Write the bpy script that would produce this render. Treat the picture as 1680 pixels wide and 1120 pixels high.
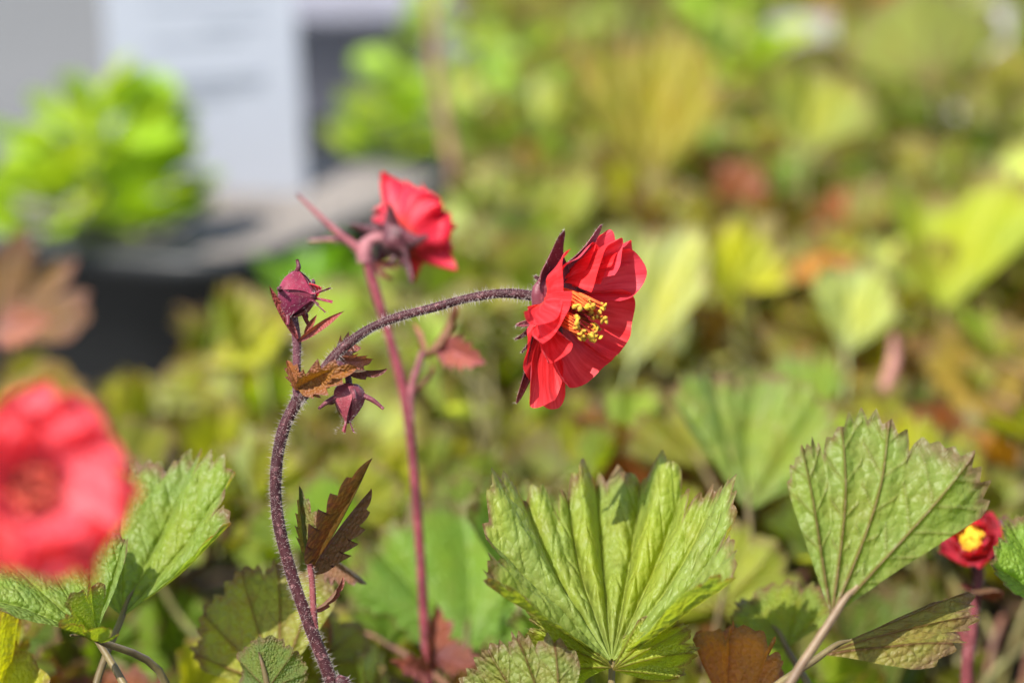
import bpy, math, random
import numpy as np
from mathutils import Vector, Matrix

for o in list(bpy.data.objects): bpy.data.objects.remove(o)
sc = bpy.context.scene
COL = sc.collection
R = math.radians

# ------------------------------------------------------------------ camera, sky, sun, exposure
PITCH = R(14.5); CAMZ = 0.37; LENS = 85.0; FOCUS = 0.48
cam_d = bpy.data.cameras.new('camera'); cam = bpy.data.objects.new('camera', cam_d); COL.objects.link(cam)
cam.location = (0, 0, CAMZ); cam.rotation_euler = (R(90) - PITCH, 0, 0)
cam_d.lens = LENS; cam_d.sensor_width = 36; cam_d.clip_start = 0.01; cam_d.clip_end = 500
cam_d.dof.use_dof = True; cam_d.dof.focus_distance = FOCUS; cam_d.dof.aperture_fstop = 7.8
sc.camera = cam

SUN_EL = 48; SUN_AZ = 54          # azimuth: degrees from -X (left) towards -Y (camera side)
sdir = Vector((-math.cos(R(SUN_AZ)) * math.cos(R(SUN_EL)), -math.sin(R(SUN_AZ)) * math.cos(R(SUN_EL)), math.sin(R(SUN_EL))))
w = bpy.data.worlds.new('World'); sc.world = w; w.use_nodes = True
nt = w.node_tree; nt.nodes.clear()
sky = nt.nodes.new('ShaderNodeTexSky'); sky.sky_type = 'NISHITA'; sky.sun_disc = False
sky.sun_elevation = R(SUN_EL); sky.sun_rotation = math.atan2(sdir.x, sdir.y)
bg = nt.nodes.new('ShaderNodeBackground'); bg.inputs['Strength'].default_value = 0.12
wo = nt.nodes.new('ShaderNodeOutputWorld')
nt.links.new(sky.outputs[0], bg.inputs[0]); nt.links.new(bg.outputs[0], wo.inputs[0])
sl = bpy.data.lights.new('sun', 'SUN'); sl.energy = 4.4; sl.angle = R(0.53); sl.color = (1.0, 0.955, 0.88)
sun = bpy.data.objects.new('sun', sl); COL.objects.link(sun)
sun.rotation_euler = sdir.to_track_quat('Z', 'Y').to_euler(); sun.location = (-1, 0, 2)
sc.view_settings.view_transform = 'Standard'; sc.view_settings.look = 'None'
sc.view_settings.exposure = 1.2; sc.view_settings.gamma = 1.0
sc.render.engine = 'CYCLES'
sc.cycles.max_bounces = 5; sc.cycles.diffuse_bounces = 3; sc.cycles.glossy_bounces = 2; sc.cycles.transmission_bounces = 3; sc.cycles.transparent_max_bounces = 2
sc.cycles.caustics_reflective = False; sc.cycles.caustics_refractive = False; sc.cycles.use_denoising = True; sc.cycles.use_adaptive_sampling = True; sc.cycles.adaptive_threshold = .02

# ------------------------------------------------------------------ helpers
CF = Vector((0, math.cos(PITCH), -math.sin(PITCH))); CR = Vector((1, 0, 0)); CU = Vector((0, math.sin(PITCH), math.cos(PITCH)))
CC = Vector((0, 0, CAMZ)); K = 36.0 / LENS / 1680.0
def P(px, py, d=FOCUS):
    """a point seen at photo pixel (px, py), d metres away along the lens axis"""
    return CC + CF * d + CR * ((px - 840) * K * d) + CU * ((560 - py) * K * d)
def PZ(px, py, z):
    """the point on the level z under a photo pixel"""
    r = CF + CR * ((px - 840) * K) + CU * ((560 - py) * K)
    return CC + r * ((z - CAMZ) / r.z)
def plane_hit(px, py, p0, n):
    r = CF + CR * ((px - 840) * K) + CU * ((560 - py) * K)
    return CC + r * ((p0 - CC).dot(n) / r.dot(n))
SOIL = 0.085

def smooth(a, b, x):
    t = np.clip((np.asarray(x, float) - a) / (b - a), 0, 1); return t * t * (3 - 2 * t)

def mesh(name, v, f, mat=None, flat=False, attrs=None, uv=None):
    m = bpy.data.meshes.new(name)
    m.from_pydata([tuple(p) for p in v], [], [tuple(q) for q in f])
    if mat: m.materials.append(mat)
    if not flat: m.polygons.foreach_set('use_smooth', [True] * len(m.polygons))
    if attrs:
        for k, a in attrs.items():
            at = m.attributes.new(k, 'FLOAT', 'POINT'); at.data.foreach_set('value', np.asarray(a, np.float32))
    if uv is not None:
        l = m.uv_layers.new(name='UVMap'); idx = np.zeros(len(m.loops), np.int32); m.loops.foreach_get('vertex_index', idx)
        l.data.foreach_set('uv', np.asarray(uv, np.float32)[idx].ravel())
    m.update(); return m
def obj(name, m, parent=None, color=None, kind=None):
    o = bpy.data.objects.new(name, m); COL.objects.link(o)
    if parent: o.parent = parent
    if color: o.color = color if len(color) == 4 else (*color, 1.0)
    if kind: o['kind'] = kind
    return o
def thing(name, label, cat, loc, group=None):
    o = bpy.data.objects.new(name, None); COL.objects.link(o); o.location = loc; o.empty_display_size = .02
    o['label'] = label; o['category'] = cat
    if group: o['group'] = group
    return o
def tag(o, label, cat, group=None):
    o['label'] = label; o['category'] = cat
    if group: o['group'] = group
def to_local(parent, pts):
    """world points to the frame of a top-level parent that is only moved"""
    L = parent.matrix_basis.translation
    return [Vector(p) - L for p in pts]

def spline(pts, n):
    pts = [np.array(p, float) for p in pts]
    if len(pts) == 2: return [pts[0] + (pts[1] - pts[0]) * t for t in np.linspace(0, 1, n)]
    e = [2 * pts[0] - pts[1]] + pts + [2 * pts[-1] - pts[-2]]
    out = []; m = len(pts) - 1
    for t in np.linspace(0, m, n):
        i = min(int(t), m - 1); u = t - i; a, b, c, d = e[i:i + 4]
        out.append(.5 * ((2 * b) + (c - a) * u + (2 * a - 5 * b + 4 * c - d) * u * u + (3 * b - a - 3 * c + d) * u ** 3))
    return out
def tube(pts, rad, ns=8, n=24, cap=True, bump=0, seed=0):
    c = np.array(spline(pts, n)); rr = np.interp(np.linspace(0, 1, n), np.linspace(0, 1, len(rad)), rad)
    if bump: rr = rr * (1 + bump * np.sin(np.linspace(0, 37, n) + seed) * np.sin(np.linspace(0, 14, n) + seed * 2))
    T = np.gradient(c, axis=0); T /= np.linalg.norm(T, axis=1)[:, None] + 1e-12
    ref = np.array([0.13, -1, .21]); v = []; f = []
    frames = []
    for i in range(n):
        a = np.cross(T[i], ref); a /= np.linalg.norm(a) + 1e-9; b = np.cross(T[i], a); frames.append((c[i], T[i], a, b, rr[i]))
        for k in range(ns):
            t = 2 * math.pi * k / ns; v.append(c[i] + rr[i] * (math.cos(t) * a + math.sin(t) * b))
    for i in range(n - 1):
        for k in range(ns):
            k2 = (k + 1) % ns; f.append((i * ns + k, i * ns + k2, (i + 1) * ns + k2, (i + 1) * ns + k))
    if cap:
        f.append(tuple(range(ns))); f.append(tuple(range((n - 1) * ns, n * ns))[::-1])
    return v, f, frames
def join(parts):
    V = []; F = []
    for v, f in parts:
        o = len(V); V += list(v); F += [tuple(i + o for i in q) for q in f]
    return V, F
def hair_geo(frames, count, length, rad, rng, up=0.0):
    V = []; F = []
    for _ in range(count):
        q = rng.random() * (len(frames) - 1.001); i = int(q); u = q - i
        c0, T0, a0, b0, r0 = frames[i]; c1, T1, a1, b1, r1 = frames[i + 1]
        c = c0 + (c1 - c0) * u; r = r0 + (r1 - r0) * u; t = rng.random() * 6.283
        n = math.cos(t) * a0 + math.sin(t) * b0; s = np.cross(T0, n)
        L = length * (.25 + 1.1 * rng.random() ** 1.6); d = n + T0 * rng.uniform(-.35, .45) + s * rng.uniform(-.4, .4); d /= np.linalg.norm(d)
        p = c + n * r * .93; o = len(V); tip = p + d * L + T0 * L * rng.uniform(-.2, .2)
        V += [p + s * rad, p - s * .5 * rad + T0 * rad * .87, p - s * .5 * rad - T0 * rad * .87, tip]
        F += [(o, o + 1, o + 3), (o + 1, o + 2, o + 3), (o + 2, o, o + 3)]
    return V, F

# ------------------------------------------------------------------ materials
def new_mat(name):
    m = bpy.data.materials.new(name); m.use_nodes = True; t = m.node_tree; t.nodes.clear()
    return m, t, (lambda ty, **kw: _nd(t, ty, kw))
def _nd(t, ty, kw):
    n = t.nodes.new('ShaderNode' + ty)
    for k, v in kw.items():
        if k.startswith('i_'):
            key = k[2:]; key = int(key) if key.isdigit() else key.replace('_', ' ')
            if hasattr(v, 'is_output'): t.links.new(v, n.inputs[key])
            else: n.inputs[key].default_value = v
        else: setattr(n, k, v)
    return n
def mixc(N, fac, a, b, mode='MIX'):
    n = N('MixRGB', blend_type=mode)
    t = n.id_data
    for i, v in ((0, fac), (1, a), (2, b)):
        if hasattr(v, 'is_output'): t.links.new(v, n.inputs[i])
        else: n.inputs[i].default_value = v if i == 0 else ((*v, 1) if len(v) == 3 else v)
    return n.outputs[0]
def math_(N, op, a, b=0.0, clamp=False):
    n = N('Math', operation=op, use_clamp=clamp); t = n.id_data
    for i, v in ((0, a), (1, b)):
        if hasattr(v, 'is_output'): t.links.new(v, n.inputs[i])
        else: n.inputs[i].default_value = v
    return n.outputs[0]
def ramp(N, fac, a, b):
    n = N('MapRange', i_0=fac, i_1=a, i_2=b, i_3=0.0, i_4=1.0); n.clamp = True
    return n.outputs[0]

def leaf_material(name, vein_under=(.16, .055, .035), trans=.52, rough=.47, rugose=1.0, far=False):
    m, t, N = new_mat(name)
    oi = N('ObjectInfo'); tc = N('TexCoord'); geo = N('NewGeometry')
    vein = N('Attribute', attribute_name='vein').outputs['Fac']; rim = N('Attribute', attribute_name='rim').outputs['Fac']
    n1 = N('TexNoise', i_Vector=tc.outputs['Object'], i_Scale=2.3, i_Detail=3.0)
    n2 = N('TexNoise', i_Vector=tc.outputs['Object'], i_Scale=7.0, i_Detail=5.0, i_Roughness=.65)
    n3 = N('TexNoise', i_Vector=tc.outputs['Object'], i_Scale=38.0, i_Detail=2.0)
    col = oi.outputs['Color']
    yel = mixc(N, 1.0, col, (1.2, 1.1, .6), 'MULTIPLY')
    c = mixc(N, ramp(N, n1.outputs[0], .42, .68), col, yel)
    c = mixc(N, math_(N, 'MULTIPLY', n3.outputs[0], .35), c, mixc(N, 1.0, c, (.6, .68, .55), 'MULTIPLY'))
    red = math_(N, 'SUBTRACT', 1.0, oi.outputs['Alpha'])      # how far the leaf has coloured
    blot = math_(N, 'MULTIPLY', ramp(N, n2.outputs[0], .44, .66), red)
    c = mixc(N, math_(N, 'MULTIPLY', blot, .85), c, (.23, .06, .035))
    rimf = math_(N, 'MULTIPLY', rim, math_(N, 'ADD', ramp(N, n2.outputs[0], .3, .6), .25), clamp=True)
    c = mixc(N, math_(N, 'MULTIPLY', rimf, .8), c, (.17, .07, .055))
    up = mixc(N, math_(N, 'MULTIPLY', vein, .38), c, mixc(N, 1.0, c, (1.5, 1.45, 1.3), 'MULTIPLY'))
    un = mixc(N, .22, c, (.23, .27, .09))
    un = mixc(N, math_(N, 'MULTIPLY', math_(N, 'POWER', vein, 1.5), .85), un, vein_under)
    base = mixc(N, geo.outputs['Backfacing'], up, un)
    vor = N('TexVoronoi', i_Vector=tc.outputs['Object'], i_Scale=21.0)
    h = math_(N, 'ADD', math_(N, 'MULTIPLY', vor.outputs['Distance'], -.9), math_(N, 'MULTIPLY', n3.outputs[0], .45))
    h = math_(N, 'SUBTRACT', h, math_(N, 'MULTIPLY', vein, .7))
    bp = N('Bump', i_Strength=.75 * rugose, i_Distance=.0009, i_Height=h)
    pr = N('BsdfPrincipled', i_Base_Color=base, i_Roughness=rough, i_Normal=bp.outputs[0])
    pr.inputs['Specular IOR Level'].default_value = .36
    if far: t.links.remove(pr.inputs['Normal'].links[0])
    tcx = mixc(N, 1.0, c, (1.75, 1.7, .45), 'MULTIPLY')
    tcx = mixc(N, math_(N, 'MULTIPLY', vein, .5), tcx, mixc(N, 1.0, tcx, (.5, .4, .4), 'MULTIPLY'))
    tr = N('BsdfTranslucent', i_Color=tcx, i_Normal=bp.outputs[0])
    if far: t.links.remove(tr.inputs['Normal'].links[0])
    mx = N('MixShader', i_0=trans, i_1=pr.outputs[0], i_2=tr.outputs[0])
    N('OutputMaterial', i_Surface=mx.outputs[0]); return m
M_LEAF = leaf_material('geum_leaf')
M_LEAF_FAR = leaf_material('geum_leaf_plain', far=True)
M_BRACT = leaf_material('stem_leaf', trans=.3, rough=.5, rugose=.7)
M_LIME = leaf_material('lime_leaf', vein_under=(.3, .4, .08), trans=.45, rough=.5, far=True)

def petal_material():
    m, t, N = new_mat('petal')
    oi = N('ObjectInfo'); geo = N('NewGeometry'); uv = N('UVMap'); sx = N('SeparateXYZ', i_0=uv.outputs[0])
    # fine veins fanning out from the claw: u is the fan angle, v the way out
    w1 = N('CombineXYZ', i_0=math_(N, 'MULTIPLY', sx.outputs[0], 26.0), i_1=math_(N, 'MULTIPLY', sx.outputs[1], 1.3), i_2=oi.outputs['Random'])
    st = N('TexNoise', i_Vector=w1.outputs[0], i_Scale=1.0, i_Detail=2.5, i_Roughness=.6)
    w2 = N('CombineXYZ', i_0=math_(N, 'MULTIPLY', sx.outputs[0], 4.0), i_1=math_(N, 'MULTIPLY', sx.outputs[1], 3.0), i_2=oi.outputs['Random'])
    bl = N('TexNoise', i_Vector=w2.outputs[0], i_Scale=1.0, i_Detail=3.0)
    col = oi.outputs['Color']
    c = mixc(N, ramp(N, st.outputs[0], .42, .70), col, mixc(N, 1.0, col, (1.2, 2.6, 2.5), 'MULTIPLY'))
    c = mixc(N, math_(N, 'MULTIPLY', ramp(N, bl.outputs[0], .45, .75), .6), c, mixc(N, 1.0, col, (.72, .6, .7), 'MULTIPLY'))
    claw = ramp(N, sx.outputs[1], .38, .05)
    c = mixc(N, math_(N, 'MULTIPLY', claw, .6), c, (.62, .10, .015))
    outer = mixc(N, .34, c, (.46, .07, .13))                   # the back of a petal is paler and pinker
    base = mixc(N, geo.outputs['Backfacing'], c, outer)
    bp = N('Bump', i_Strength=.55, i_Distance=.0004, i_Height=math_(N, 'ADD', st.outputs[0], math_(N, 'MULTIPLY', bl.outputs[0], 1.2)))
    pr = N('BsdfPrincipled', i_Base_Color=base, i_Roughness=.5, i_Normal=bp.outputs[0])
    pr.inputs['Specular IOR Level'].default_value = .38
    pr.inputs['Sheen Weight'].default_value = .2; pr.inputs['Sheen Tint'].default_value = (1, .6, .72, 1); pr.inputs['Sheen Roughness'].default_value = .4
    tr = N('BsdfTranslucent', i_Color=mixc(N, 1.0, c, (1.5, .9, .8), 'MULTIPLY'), i_Normal=bp.outputs[0])
    mx = N('MixShader', i_0=.45, i_1=pr.outputs[0], i_2=tr.outputs[0])
    N('OutputMaterial', i_Surface=mx.outputs[0]); return m
M_PETAL = petal_material()

def skin_material(name, rough=.5, spot=.5, scale=900., trans=0.0, spec=.4, spotcol=(.42, .2, .2)):
    """stems, buds, sepals: the object colour with fine speckle"""
    m, t, N = new_mat(name)
    oi = N('ObjectInfo'); geo = N('NewGeometry')
    n1 = N('TexNoise', i_Vector=geo.outputs['Position'], i_Scale=scale, i_Detail=3.0, i_Roughness=.6)
    n2 = N('TexNoise', i_Vector=geo.outputs['Position'], i_Scale=scale * .22, i_Detail=3.0)
    col = oi.outputs['Color']
    c = mixc(N, math_(N, 'MULTIPLY', ramp(N, n1.outputs[0], .56, .70), spot), col, spotcol)
    c = mixc(N, ramp(N, n2.outputs[0], .4, .65), c, mixc(N, 1.0, c, (.55, .5, .55), 'MULTIPLY'))
    bp = N('Bump', i_Strength=.6, i_Distance=.0003, i_Height=n1.outputs[0])
    pr = N('BsdfPrincipled', i_Base_Color=c, i_Roughness=rough, i_Normal=bp.outputs[0])
    pr.inputs['Specular IOR Level'].default_value = spec
    pr.inputs['Sheen Weight'].default_value = .08; pr.inputs['Sheen Tint'].default_value = (1, .8, .85, 1)
    last = pr.outputs[0]
    if trans:
        tr = N('BsdfTranslucent', i_Color=mixc(N, 1.0, c, (1.5, 1.1, .8), 'MULTIPLY'))
        last = N('MixShader', i_0=trans, i_1=last, i_2=tr.outputs[0]).outputs[0]
    N('OutputMaterial', i_Surface=last); return m
M_STEM = skin_material('stem_skin', spec=.22, rough=.55, spot=.36)
M_PETIOLE = skin_material('petiole_skin', spot=.2, scale=500., trans=.15, spotcol=(.3, .12, .06))
M_SEPAL = skin_material('sepal_skin', spot=.35, trans=.15)
M_ANTHER = skin_material('anther', rough=.7, spot=.7, scale=2600., spotcol=(.75, .45, .03))
M_FIL = skin_material('filament', rough=.45, spot=.3, scale=800., trans=.35, spotcol=(.75, .25, .03))

def hair_material():
    m, t, N = new_mat('hair')
    pr = N('BsdfPrincipled', i_Base_Color=(.62, .54, .5, 1), i_Roughness=.45)
    tr = N('BsdfTranslucent', i_Color=(.8, .68, .62, 1))
    mx = N('MixShader', i_0=.45, i_1=pr.outputs[0], i_2=tr.outputs[0]); N('OutputMaterial', i_Surface=mx.outputs[0]); return m
M_HAIR = hair_material()

def ground_material(name, a, b, c, s1, s2, rough=.9, bump=.003):
    m, t, N = new_mat(name); geo = N('NewGeometry')
    n1 = N('TexNoise', i_Vector=geo.outputs['Position'], i_Scale=s1, i_Detail=6.0, i_Roughness=.65)
    n2 = N('TexVoronoi', i_Vector=geo.outputs['Position'], i_Scale=s2)
    n3 = N('TexNoise', i_Vector=geo.outputs['Position'], i_Scale=s2 * 1.7, i_Detail=4.0)
    cc = mixc(N, ramp(N, n1.outputs[0], .35, .68), a, b)
    cc = mixc(N, math_(N, 'MULTIPLY', ramp(N, n3.outputs[0], .5, .72), .7), cc, c)
    h = math_(N, 'ADD', n2.outputs['Distance'], n3.outputs[0])
    bp = N('Bump', i_Strength=.8, i_Distance=bump, i_Height=h)
    pr = N('BsdfPrincipled', i_Base_Color=cc, i_Roughness=rough, i_Normal=bp.outputs[0]); pr.inputs['Specular IOR Level'].default_value = .25
    N('OutputMaterial', i_Surface=pr.outputs[0]); return m
M_GROUND = ground_material('paving', (.12, .119, .114), (.142, .14, .134), (.095, .095, .095), 2.2, 160., bump=.001)
M_SOIL = ground_material('compost', (.035, .024, .016), (.075, .05, .032), (.11, .085, .06), 25., 190.)
M_GRIT = ground_material('grit', (.24, .21, .185), (.18, .155, .135), (.31, .28, .25), 30., 240.)
def plain(name, col, rough=.5, var=.2, scale=30., spec=.5):
    m, t, N = new_mat(name); geo = N('NewGeometry')
    n = N('TexNoise', i_Vector=geo.outputs['Position'], i_Scale=scale, i_Detail=5.0, i_Roughness=.6)
    c = mixc(N, math_(N, 'MULTIPLY', n.outputs[0], var * 2), col, tuple(x * .55 for x in col))
    bp = N('Bump', i_Strength=.25, i_Distance=.0006, i_Height=n.outputs[0])
    pr = N('BsdfPrincipled', i_Base_Color=c, i_Roughness=math_(N, 'ADD', math_(N, 'MULTIPLY', n.outputs[0], .25), rough - .1), i_Normal=bp.outputs[0])
    pr.inputs['Specular IOR Level'].default_value = spec
    N('OutputMaterial', i_Surface=pr.outputs[0]); return m
M_POT = plain('black_plastic', (.014, .0155, .017), .42)
M_GREYPOT = plain('grey_plastic', (.20, .20, .24), .5)
M_CARD = plain('white_card', (.36, .375, .42), .35, .06)
M_PRINT = plain('grey_print', (.20, .215, .245), .5, .1)
M_STONE = plain('pale_stone', (.46, .42, .36), .8, .3, 60.)

# ------------------------------------------------------------------ the setting
ground = obj('ground', mesh('ground', [(-60, -20, 0), (60, -20, 0), (60, 140, 0), (-60, 140, 0)], [(0, 1, 2, 3)], M_GROUND, flat=True)); ground['kind'] = 'structure'

def bed():
    rng = np.random.default_rng(3)
    xs = np.linspace(-.46, 1.1, 118); ys = np.linspace(-.12, 2.55, 180)
    X, Y = np.meshgrid(xs, ys); Z = np.full_like(X, SOIL - .004)
    for f in (9, 17, 31, 60, 97):
        a = rng.uniform(0, 6.28, 4); Z += .016 / f ** .5 * np.sin(f * X + a[0] + np.sin(f * .6 * Y + a[2])) * np.sin(f * Y + a[1] + np.sin(f * .7 * X + a[3])) * .6
    edge = np.where(Y < .80, -.40, np.where(Y < .98, -.40 + (Y - .80) / .18 * .37, -.03)) + .006 * np.sin(Y * 41)
    far = 2.42
    fall = smooth(0, .05, X - edge) * smooth(0, .06, far - Y) * smooth(0, .06, 1.06 - X) * smooth(-.10, -.05, Y)
    Z = Z * fall - .006 * (1 - fall)
    v = np.stack([X, Y, Z], -1).reshape(-1, 3); n = len(xs)
    f = [(j * n + i, j * n + i + 1, (j + 1) * n + i + 1, (j + 1) * n + i) for j in range(len(ys) - 1) for i in range(n - 1)]
    return mesh('soil', v, f, M_SOIL)
soil = obj('soil', bed()); soil['kind'] = 'structure'

# ------------------------------------------------------------------ leaf blades (base at the origin, fan along +Y, upper side +Z, unit length)
def leaf_mesh(name, seed, half=1.9, nl=5, lobe=.12, teeth=.07, tpl=4, pleat=.07, fold=.35, cup=.08, droop=.0,
              sub=4, nr=14, side=.25, wob=.05, mat=None, foldpt=0.0, curl=0.0, rimw=.12, lb=None, vn=1, basal=0.0, span=None, crink=0.0, vw=.017):
    rng = np.random.default_rng(seed)
    n = nl * tpl * sub; th = np.linspace(*(span or (-half, half)), n + 1); s = (th - th[0]) / (th[-1] - th[0]) * nl
    s = s + .12 * np.sin(s * 2.1 + seed); s = (s - s[0]) / (s[-1] - s[0]) * nl
    if lb: s = np.interp((th - th[0]) / (th[-1] - th[0]), lb, np.arange(nl + 1))
    f = s - np.floor(s); b = np.sin(np.pi * np.clip(f, 0, 1)) ** .6
    lamp = rng.uniform(.55, 1.35, nl + 1)[np.minimum(s.astype(int), nl - 1)]
    R0 = (1 - side * (np.abs(th) / half) ** 2) * (1 + wob * np.sin(th * 1.7 + rng.uniform(0, 6)))
    g = s * tpl; gi = np.minimum(g.astype(int), nl * tpl - 1); gf = g - np.floor(g)
    ta = rng.uniform(.45, 1.5, nl * tpl)[gi]
    tri = np.where(gf < .6, gf / .6, (1 - gf) / .4)
    tooth = teeth * ta * tri
    v = np.linspace(0, 1, nr + 1) ** .85; v[0] = .012
    TH, V = np.meshgrid(th, v); S = np.broadcast_to(s, TH.shape)
    L = 1 - lobe * lamp * (1 - b) * smooth(.35, 1, V)
    Rr = R0 * L * (1 + (tooth - teeth * .4) * smooth(.84, 1, V)) * V
    w1, w2 = rng.uniform(0, 6.28, 2)
    TW = TH + .11 * V ** 1.3 * np.sin(1.9 * TH + w1) + .05 * V ** 2 * np.sin(4.7 * TH + w2)      # the ribs bend as they run out
    X = Rr * np.sin(TW); Y = Rr * np.cos(TW)
    vn = vn if isinstance(vn, (list, tuple)) else [vn] * nl
    cuts = np.concatenate([[0], np.cumsum(vn)]); q = np.interp(s, np.arange(nl + 1), cuts); Q = np.broadcast_to(q, TH.shape)
    wq = np.gradient(th, q) if n > 3 else 1.0
    pa = np.interp(q, np.arange(cuts[-1] + 1), rng.uniform(.55, 1.35, cuts[-1] + 1))
    Z = pleat * pa * Rr * np.abs(np.sin(np.pi * (Q - .5))) ** .85 * np.clip(np.broadcast_to(wq, TH.shape) / .5, .5, 1.4)
    Z += .22 * pleat * Rr * np.abs(np.sin(np.pi * S * tpl / 2)) * smooth(.3, .9, V)
    Z += basal * (np.abs(TH) / half) ** 3 * Rr
    Z += cup * Rr ** 2
    ph = rng.uniform(0, 6.28, 6)
    Z += .035 * np.sin(4.2 * X + ph[0]) * np.sin(3.7 * Y + ph[1]) + .016 * np.sin(9 * X + ph[2]) * np.sin(8 * Y + ph[3]) * V
    Z -= droop * smooth(.62, 1, V) ** 1.4 * (1 + .8 * np.sin(TH * 2.3 + ph[4]))
    # the blade folds up on both sides of the midrib
    if fold:
        xf = X - foldpt; e = .06; ax = np.sqrt(xf * xf + e * e) - e
        X = foldpt + np.sign(xf) * np.abs(xf) * math.cos(fold); Z = Z + ax * math.sin(fold)
    if curl:   # the whole blade bends back or forward along its length
        a = curl * Y; Yn = np.where(np.abs(curl) > 1e-6, np.sin(a) / curl, Y) - Z * np.sin(a); Z = (1 - np.cos(a)) / curl + Z * np.cos(a); Y = Yn
    # veins
    tv = np.interp(np.arange(cuts[-1]) + .5, q, th); vein = np.zeros_like(TH)
    px = Rr * np.sin(TH); py = Rr * np.cos(TH)
    for i, t in enumerate(tv):
        al = Rr * np.cos(TH - t); pe = Rr * np.sin(TH - t)
        wd = vw * (1.15 - .75 * V)
        vein = np.maximum(vein, np.exp(-(pe / wd) ** 2) * (al > 0))
        inside = np.abs(Q - (i + .5)) < .5
        k = (al - np.abs(pe) * 1.15) / .155 + rng.uniform(0, 1); kf = np.abs(k - np.round(k)) * .155
        vein = np.maximum(vein, .48 * np.exp(-(kf / .011) ** 2) * inside * (al > .15) * smooth(.1, .3, V))
    if crink:
        Z = Z + crink * (1 - vein) * smooth(.08, .4, V) * (.6 + .4 * np.sin(31 * px + ph[1]) * np.sin(29 * py + ph[0]) + .5 * np.sin(13 * px + ph[3]) * np.sin(15 * py + ph[4]))
    rn = .5 + .5 * np.sin(TH * 3.1 + ph[5]) * np.sin(TH * 7.3 + ph[2])
    rim = smooth(1 - rimw - .10 * np.broadcast_to(rn, TH.shape), 1.0, V)
    vs = np.stack([X, Y, Z], -1).reshape(-1, 3); m = n + 1
    fs = [(j * m + i, (j + 1) * m + i, (j + 1) * m + i + 1, j * m + i + 1)[::-1] for j in range(nr) for i in range(n)]
    return mesh(name, vs, fs, mat or M_LEAF, attrs={'vein': vein.ravel(), 'rim': rim.ravel()})

def bract_mesh(name, seed, width=.22, teeth=.25, nteeth=5, fold=.5, curl=.6, nv=40, nu=10, mat=None, lobes=False):
    """a narrow toothed stem leaf, unit length along +Y"""
    rng = np.random.default_rng(seed); v = np.linspace(0, 1, nv + 1); u = np.linspace(-1, 1, nu + 1)
    wv = width * np.sin(np.pi * np.clip(v, 0, 1) ** .75) ** .85 + .012 * (1 - v)
    g = v * nteeth; gf = g - np.floor(g)
    U, V = np.meshgrid(u, v); W = np.broadcast_to(wv[:, None], U.shape)
    if nteeth:
        saw = (gf ** 1.3)[:, None]; W = W * (1 + teeth * (saw - .4) * smooth(.5, 1, np.abs(U)) * smooth(.12, .3, V))
    X = U * W; Y = V - .12 * W * np.abs(U) + (.35 * teeth * W * (gf[:, None]) * np.abs(U) ** 2 if nteeth else 0)
    Z = np.abs(X) * math.sin(fold) + .03 * np.sin(7 * V + seed) * U; X = X * math.cos(fold)
    Z += .02 * np.abs(np.sin(np.pi * V * nteeth)) * np.abs(U)
    a = curl * V; Y2 = np.sin(a) / curl * (Y / np.maximum(V, 1e-3)).clip(.5, 1.4) - Z * np.sin(a); Z2 = (1 - np.cos(a)) / curl + Z * np.cos(a)
    k = (V - np.abs(U) * .12) * nteeth * 1.0; kf = np.abs(k - np.round(k))
    vein = np.maximum(np.exp(-(U * W / .014) ** 2), .7 * np.exp(-(kf / .09) ** 2) * (V > .1))
    rim = smooth(.72, 1, np.abs(U)) * smooth(0, .2, V)
    vs = np.stack([X, Y2, Z2], -1).reshape(-1, 3); m = nu + 1
    fs = [(j * m + i, j * m + i + 1, (j + 1) * m + i + 1, (j + 1) * m + i) for j in range(nv) for i in range(nu)]
    return mesh(name, vs, fs, mat or M_BRACT, attrs={'vein': vein.ravel(), 'rim': rim.ravel()})

def orient(base, tip, roll, ref=None):
    """frame: +Y from base to tip, +Z (upper side) facing ref (default the viewer's side of the bed), turned by roll degrees"""
    y = (tip - base); L = y.length; y.normalize()
    r = (ref if ref is not None else -CF); z = (r - y * r.dot(y)).normalized()
    z = Matrix.Rotation(R(roll), 3, y) @ z; x = y.cross(z)
    return Matrix(((x.x, y.x, z.x), (x.y, y.y, z.y), (x.z, y.z, z.z))), L

SPEC = [dict(seed=11, half=1.75, nl=5, fold=.30, pleat=.19), dict(seed=12, half=1.45, nl=5, fold=.6, cup=.15, pleat=.21),
        dict(seed=13, half=2.1, nl=7, tpl=3, fold=.15, cup=.22, droop=.06, pleat=.17), dict(seed=14, half=1.2, nl=5, fold=.8, lobe=.2, pleat=.19),
        dict(seed=15, half=1.9, nl=5, fold=.25, cup=-.12, droop=.14, lobe=.22, pleat=.19), dict(seed=16, half=.95, nl=3, tpl=5, fold=.5, cup=.1, lobe=.18, vn=2, pleat=.24)]
LEAVES = [leaf_mesh('leaf_blade', nr=12, **k) for k in SPEC]
LEAVES_FAR = [leaf_mesh('leaf_blade', nr=9, sub=3, rimw=.26, mat=M_LEAF_FAR, **k) for k in SPEC]

def petiole(plant, a, b, endy, r=.0009, color=(.16, .14, .04)):
    """leaf stalk from the crown to the blade"""
    L = (b - a).length; m1 = a + Vector((0, 0, 1)) * L * .30 + (b - a) * .22; m2 = b - endy * L * .16 - (b - a) * .08
    v, f, _ = tube(to_local(plant, [a, m1, m2, b, b + endy * .007]), [r * 1.5, r * 1.15, r, r * .75, r * .22], ns=7, n=26)
    return obj('petiole', mesh('petiole', v, f, M_PETIOLE), plant, color)

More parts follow.
